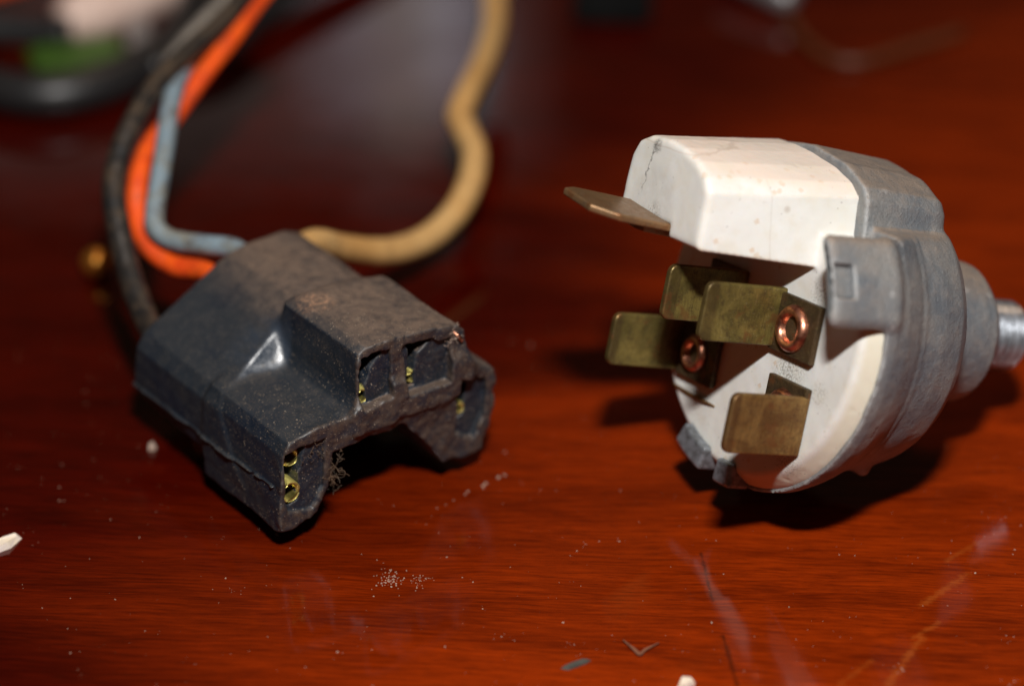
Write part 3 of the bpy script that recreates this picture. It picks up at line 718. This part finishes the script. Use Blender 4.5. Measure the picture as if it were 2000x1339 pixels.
world_tube('black_cable_loop', [(-90, 372, 4), (-76, 358, 3), (-66, 352, 3), (-58, 353, 3), (-51, 360, 3), (-46, 371, 3), (-44, 388, 4)], 3.0, BLACKP, 'blurred black cable loop curving below the green part at upper left', 'cable')
world_tube('tan_sleeve', [(-63.5, 374, 3), (-60, 377, 3.4), (-55, 382, 3.6), (-46, 392, 4)], [2.6, 4.2, 4.4, 4.0], PINKTAN, 'blurred pinkish tan sleeve lying on the pile at top left', 'sleeve')
world_tube('orange_lead', [(-84, 378, 5), (-76, 382, 5), (-66, 389, 5)], 2.0, W_ORANGE, 'blurred orange lead in the top left corner', 'cable')
world_tube('black_lead', [(-86, 372, 3), (-76, 372.5, 3), (-68, 372, 3), (-62, 371, 3)], 2.4, BLACKP, 'blurred black lead lying under the pinkish tan sleeve', 'cable')
def slab(name, x, y, sx, sy, sz, rz, mat, label, cat, z=0.0, bev=0.8):
    me = bpy.data.meshes.new(name); bm = bmesh.new(); bmesh.ops.create_cube(bm, size=1.0)
    for v in bm.verts: v.co = (v.co.x * sx * MM * (1.0 if v.co.z < 0 else 0.9), v.co.y * sy * MM * (1.0 if v.co.z < 0 else 0.88), (v.co.z + 0.5) * sz * MM)
    bm.to_mesh(me); bm.free()
    o = link(name, me, mat, None, False); o.location = (x * MM, y * MM, z * MM); o.rotation_euler = (0, 0, math.radians(rz)); bevel(o, bev, 3)
    return tag(o, label, cat)
slab('green_part', -60, 366, 14, 11, 2.4, 20, GREENP, 'blurred flat green plastic part at upper left', 'plastic part')
slab('grey_clip', -52.3, 371, 3.6, 11, 3.4, 8, SILVER, 'blurred grey metal clip beside the flat green part', 'clip')
# dark tool with a silver end, top centre
MATTE = mat_simple('matte_black', (0.006, 0.006, 0.006), None, 0.95, 0, 0.5, 0.1)
slab('black_block', 15, 391.5, 12, 24, 4.5, -4, MATTE, 'blurred black block standing at the top edge beyond the table middle', 'block', 0, 1.5)
world_tube('silver_tool', [(32, 394, 3.4), (36, 389, 3), (39.0, 385, 2.7), (40.4, 383.2, 2.6)], [3.0, 2.8, 2.6, 1.6], SILVER, 'blurred tool with rounded silver tip at the top edge', 'tool')
world_tube('reflection_arc', [(39.5, 382, 1), (41.2, 374, 0.8), (44.5, 367.5, 0.8), (49, 366.5, 0.8), (56, 371, 0.8), (64, 376, 0.8)], 0.8, mat_simple('reflection_arc_skin', (0.10, 0.025, 0.006), None, 0.5), 'added hooked wire imitating an orange reflection beyond the switch', 'wire')  # added to imitate a curved orange reflection in the varnish

# ================================================================== crumbs on the table
def flake(name, pts, z, mat, label, cat, group=None):
    n = len(pts); c = np.mean(np.array(pts), 0)
    V = [((p[0] - c[0]), (p[1] - c[1]), 0.02) for p in pts] + [((p[0] - c[0]) * 0.8, (p[1] - c[1]) * 0.8, z * (0.7 + 0.6 * rnd.random())) for p in pts]
    F = [tuple(range(n))[::-1], tuple(range(n, 2 * n))] + [(i, (i + 1) % n, (i + 1) % n + n, i + n) for i in range(n)]
    o = mesh_np(name, V, F, mat, None, False); o.location = (c[0] * MM, c[1] * MM, 0); return tag(o, label, cat, group)
flake('wood_splinter', [(-56, 248.6), (-54.2, 248.9), (-52.6, 250.1), (-51.7, 251.9), (-52.0, 252.3), (-53.4, 251.6), (-54.8, 250.6), (-56, 250.2)], 0.7, WOODCHIP, 'pale pointed wood splinter at the left edge of the table', 'splinter')
flake('pale_crumb', [(16.2, 226.4), (17.3, 226.2), (18.0, 226.9), (17.6, 227.6), (16.6, 227.5)], 0.7, WOODCHIP, 'pale crumb at the bottom edge in front of the switch', 'crumb')
flake('grey_flake', [(4.8, 229.4), (5.6, 229.2), (7.3, 230.2), (7.9, 230.8), (7.2, 230.9), (5.6, 230.1)], 0.25, DARKFLAKE, 'dark grey flake on the wood near the bottom centre', 'flake')
flake('white_crumb', [(-40.2, 268.8), (-39.6, 268.7), (-39.3, 269.2), (-39.7, 269.6), (-40.2, 269.4)], 0.7, LINT, 'small white crumb left of the black connector', 'crumb')
BFIB = mat_simple('brown_fibre', (0.20, 0.075, 0.035), (0.10, 0.03, 0.015), 0.9)
o = tube('bent_fibre', np.array([(-1.6, 2.0, 0.3), (-0.6, 0.6, 0.25), (0, -0.3, 0.25), (0.6, 0.4, 0.3), (2.0, 1.4, 0.4)]), [0.06, 0.18, 0.22, 0.14, 0.05], BFIB, None, 6, 8)
o.location = (12.7 * MM, 231.8 * MM, 0); tag(o, 'brown V shaped fibre on the wood at bottom right', 'fibre')

bm_ = bmesh.new(); bmesh.ops.create_uvsphere(bm_, u_segments=32, v_segments=20, radius=1.9 * MM)  # added bead, imitates the out-of-focus orange glint of a lamp
me_ = bpy.data.meshes.new('highlight_bead'); bm_.to_mesh(me_); bm_.free()
o = link('highlight_bead', me_, mat_simple('highlight_bead_metal', (0.95, 0.40, 0.07), (0.9, 0.36, 0.06), 0.28, 0.9), None)
o.location = (-50.6 * MM, 308.1 * MM, 1.7 * MM); tag(o, 'added bead imitating a blurred orange highlight left of the thin black wire', 'bead')

def dust():
    V = []; F = []
    def grain(x, y, s):
        b = len(V); k = rnd.choice((4, 5, 6)); a0 = rnd.random() * 6
        for i in range(k):
            a = a0 + 6.283 * i / k; r = s * (0.5 + rnd.random()); V.append((x + r * math.cos(a), y + r * math.sin(a) * (0.5 + rnd.random()), 0.01))
        V.append((x, y, s * (0.6 + rnd.random())))
        for i in range(k): F.append((b + i, b + (i + 1) % k, b + k))
    for _ in range(650):
        grain(rnd.uniform(-58, 58), rnd.uniform(224, 300), 0.03 + 0.045 * rnd.random() ** 3)
    for _ in range(34):
        gx, gy = rnd.uniform(-30, 55), rnd.uniform(226, 262)
        for _k in range(rnd.choice((1, 2, 3, 5))): grain(gx + rnd.gauss(0, 0.5), gy + rnd.gauss(0, 0.4), 0.03 + 0.08 * rnd.random() ** 2)
    for _ in range(26):
        grain(rnd.uniform(-50, 55), rnd.uniform(224, 300), 0.09 + 0.09 * rnd.random() ** 2)
    for _ in range(70): grain(rnd.gauss(-12.7, 0.75), rnd.gauss(244.4, 0.9), 0.05 + 0.06 * rnd.random())
    for _ in range(40): grain(rnd.gauss(-9.5, 0.9), rnd.gauss(244.4, 0.6), 0.04 + 0.04 * rnd.random())
    for t in np.linspace(0, 1, 9): grain(-8 + 7.5 * t + rnd.gauss(0, 0.3), 257.5 + 6.5 * t + rnd.gauss(0, 0.3), 0.08 + 0.3 * t * rnd.random())
    o = mesh_np('dust', V, F, mat_simple('table_dust', (0.40, 0.27, 0.20), (0.22, 0.13, 0.09), 0.9), None, False); o['kind'] = 'stuff'
dust()
